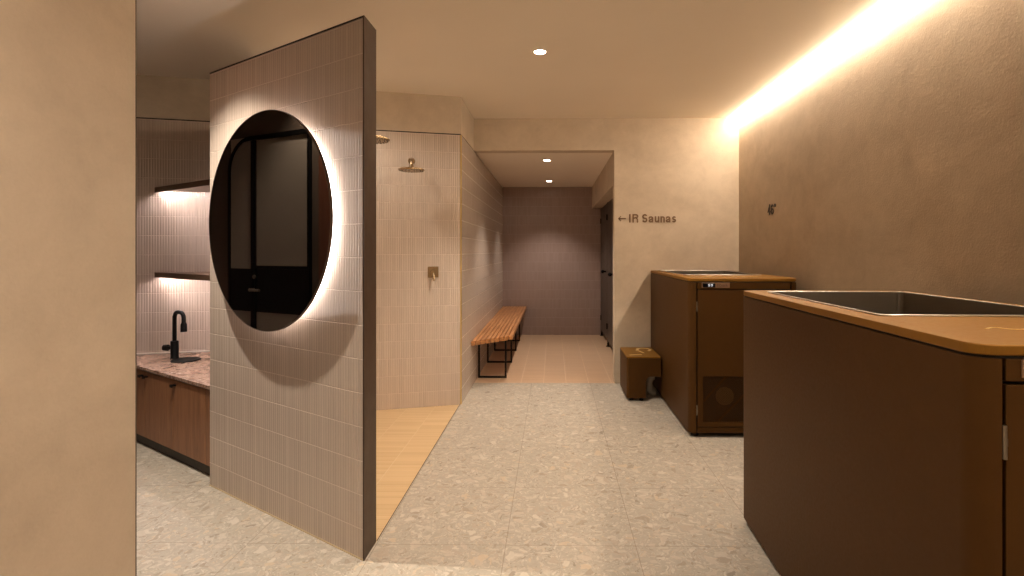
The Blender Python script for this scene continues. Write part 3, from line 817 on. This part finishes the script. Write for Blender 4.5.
prism(bm, tp, SH - 0.0115, SH); obj('top', bm, 'bronze_lit_top', sb, bevel=0.003)
bm = BM()
sw_pts = [(0.04 + 0.23 * u, 0.075 + 0.02 * math.sin(u * 3.3)) for u in [k / 16 for k in range(17)]]
strip(bm, sw_pts[:9], 0.022, SH + 0.0003, SH + 0.0013); obj('swirl_decal', bm, 'gold', sb)
bm = BM()
sp = [(0.215 + 0.075 * math.cos(math.radians(a)), 0.36 + 0.09 * math.sin(math.radians(a))) for a in range(-60, 200, 12)]
strip(bm, sp, 0.026, SH + 0.0003, SH + 0.0013)
obj('swirl_decal', bm, 'gold', sb)
bm = BM()
s2 = [(0.13 + 0.06 * u, 0.30 - 0.11 * u + 0.02 * math.sin(u * 6)) for u in [k / 10 for k in range(11)]]
strip(bm, s2, 0.018, SH + 0.0003, SH + 0.0013)
obj('swirl_decal', bm, 'gold', sb)
for fx, fy in ((0.05, 0.05), (0.05, SL - 0.05), (0.14, 0.05), (0.14, SL - 0.05)):
    bm = BM(); lathe(bm, [(0, 0), (0.020, 0), (0.020, 0.010), (0.009, 0.014), (0.009, 0.031), (0, 0.031)], 20)
    bmesh.ops.translate(bm, vec=(fx, fy, 0.0005), verts=bm.verts); obj('foot', bm, 'black_rubber', sb, smooth=True)
bm = BM()
tube(bm, [(0.955, 5.05, 0.185), (0.935, 5.05, 0.183), (0.918, 5.05, 0.165), (0.908, 5.05, 0.13), (0.908, 5.05, 0.08), (0.915, 5.05, 0.05), (0.94, 5.05, 0.036), (0.965, 5.05, 0.034)], 0.032, 18)
tag(obj('drain_hose', bm, 'hose', smooth=True), 'short drain hose under the step box, pale like the light behind', 'hose')  # pale tone stands in for light seen through the step opening

# ------------------------------------------------------------------ wall lettering
def arcp(cx, cy, rx, ry, a0, a1, n=14):
    return [(cx + rx * math.cos(math.radians(a0 + (a1 - a0) * k / n)), cy + ry * math.sin(math.radians(a0 + (a1 - a0) * k / n))) for k in range(n + 1)]
# grotesque letters as centre-line strokes, cap height 1 (outer), stroke W
def glyphs(W):
    h = W / 2; xh = 0.74
    def a_():
        return 0.56, [[(0.06, xh - 0.16)] + arcp(0.24, xh - h - 0.14, 0.19, 0.14, 160, 0, 12) + [(0.43, 0.10)] + [(0.455, h), (0.50, h)],
                      [(0.43, 0.43), (0.30, 0.40)] + arcp(0.20, 0.20, 0.155, 0.20 - h, 90, 270, 12) + arcp(0.22, 0.24, 0.21, 0.24 - h, 270, 360, 8)]
    def s_(k, w):
        t = 0.5 * k; r1 = k * 0.25 - h / 2
        return [arcp(w / 2, k - h - r1, w / 2 - h, r1, 20, 90, 6) + arcp(w / 2, k - h - r1, w / 2 - h * 1.2, r1, 90, 250, 10) + arcp(w / 2, h + r1, w / 2 - h, r1, 70, -90, 10) + arcp(w / 2, h + r1, w / 2 - h, r1, -90, -165, 6)]
    return {
        'I': (0.24, [[(0.08, 0), (0.08, 1)]]),
        'R': (0.70, [[(h, 0), (h, 1 - h), (0.40, 1 - h)] + arcp(0.40, 0.745, 0.22, 0.255 - h, 90, -90, 12) + [(h, 0.49)], [(0.40, 0.49)] + arcp(0.42, 0.33, 0.17, 0.16, 80, 0, 6) + [(0.60, 0.10), (0.65, 0)]]),
        'S': (0.66, s_(1.0, 0.64)),
        'a': a_(),
        'u': (0.52, [[(h, xh), (h, 0.24)] + arcp(0.24, 0.22, 0.24 - h, 0.22 - h, 180, 320, 10) + [(0.45, 0.26)], [(0.45, xh), (0.45, 0)]]),
        'n': (0.52, [[(h, 0), (h, xh)], [(h, xh - 0.26)] + arcp(0.26, xh - 0.22, 0.26 - h, 0.22 - h, 150, 0, 10) + [(0.52 - h, 0)]]),
        's': (0.50, s_(xh, 0.48)),
        '4': (0.58, [[(0.42, 0), (0.42, 1 - h), (0.05, 0.30), (0.58, 0.30)]]),
        '6': (0.58, [arcp(0.29, 0.31, 0.29 - h, 0.31 - h, 0, 360, 24), [(h, 0.33), (h + 0.005, 0.60)] + arcp(0.30, 0.66, 0.30 - h, 0.34 - h, 175, 25, 12)]),
        '\u00b0': (0.34, [arcp(0.17, 0.85, 0.15 - h * 0.7, 0.15 - h * 0.7, 0, 360, 18)]),
    }
def letter(parent, ch, G, W, x, cap, depth, mat, y0=-0.001):
    """one raised letter; strokes are merged into one outline by overlap inside one mesh"""
    b = BM(); adv, strokes = G[ch]
    for k, st in enumerate(strokes):
        th = W / 2; L = len(st); A = []; B_ = []
        closed = (Vector(st[0]) - Vector(st[-1])).length < 1e-4
        for i, p in enumerate(st):
            pa = Vector(st[max(i - 1, 0)]) if not (closed and i == 0) else Vector(st[-2])
            pb_ = Vector(st[min(i + 1, L - 1)]) if not (closed and i == L - 1) else Vector(st[1])
            p = Vector(p); d1 = (p - pa); d2 = (pb_ - p)
            d1 = d1.normalized() if d1.length > 1e-6 else d2.normalized()
            d2 = d2.normalized() if d2.length > 1e-6 else d1
            t = (d1 + d2).normalized(); n = Vector((-t.y, t.x)); c = max(0.45, n.dot(Vector((-d1.y, d1.x))))
            A.append(p + n * th / c); B_.append(p - n * th / c)
        e = 0.0001 * k
        for i in range(L - 1):
            q = [A[i], A[i + 1], B_[i + 1], B_[i]]
            lo = [b.verts.new((x + v.x * cap, y0, v.y * cap)) for v in q]; hi = [b.verts.new((x + v.x * cap, y0 - depth - e, v.y * cap)) for v in q]
            b.faces.new(lo); b.faces.new(hi[::-1])
            for m in range(4): b.faces.new((lo[m], hi[m], hi[(m + 1) % 4], lo[(m + 1) % 4]))
    bmesh.ops.remove_doubles(b, verts=b.verts, dist=1e-6)
    obj('letter', b, mat, parent)
    return adv * cap
def write(parent, text, x, cap, W, depth, mat, gap=0.11):
    G = glyphs(W)
    for ch in text:
        if ch == ' ': x += 0.30 * cap; continue
        x += letter(parent, ch, G, W, x, cap, depth, mat) + gap * cap
    return x
sg = thing('wall_sign', 'bronze arrow and IR Saunas lettering on the plaster wall', 'sign', (0.672, YS, 1.665))
SX_END = write(sg, 'IR Saunas', 0.116, 0.087, 0.175, 0.006, 'sign', 0.145)
bm = BM(); zc = 0.040
box(bm, 0.010, 0.082, -0.009, -0.001, zc - 0.006, zc + 0.006)
for s_ in (1, -1):
    q = [(0.000, zc), (0.028, zc + s_ * 0.028), (0.034, zc + s_ * 0.021), (0.013, zc)]
    lo = [bm.verts.new((x, -0.009, z)) for x, z in q]; hi = [bm.verts.new((x, -0.001, z)) for x, z in q]
    bm.faces.new(lo); bm.faces.new(hi[::-1])
    for m in range(4): bm.faces.new((lo[m], hi[m], hi[(m + 1) % 4], lo[(m + 1) % 4]))
obj('arrow', bm, 'sign', sg)
tg = thing('temperature_sign', 'small dark 46 degree numerals on the right wall', 'sign', (WX, 4.78, 1.690), -PI / 2)
write(tg, '46\u00b0', 0.0, 0.088, 0.12, 0.006, 'sign_dark', 0.20)
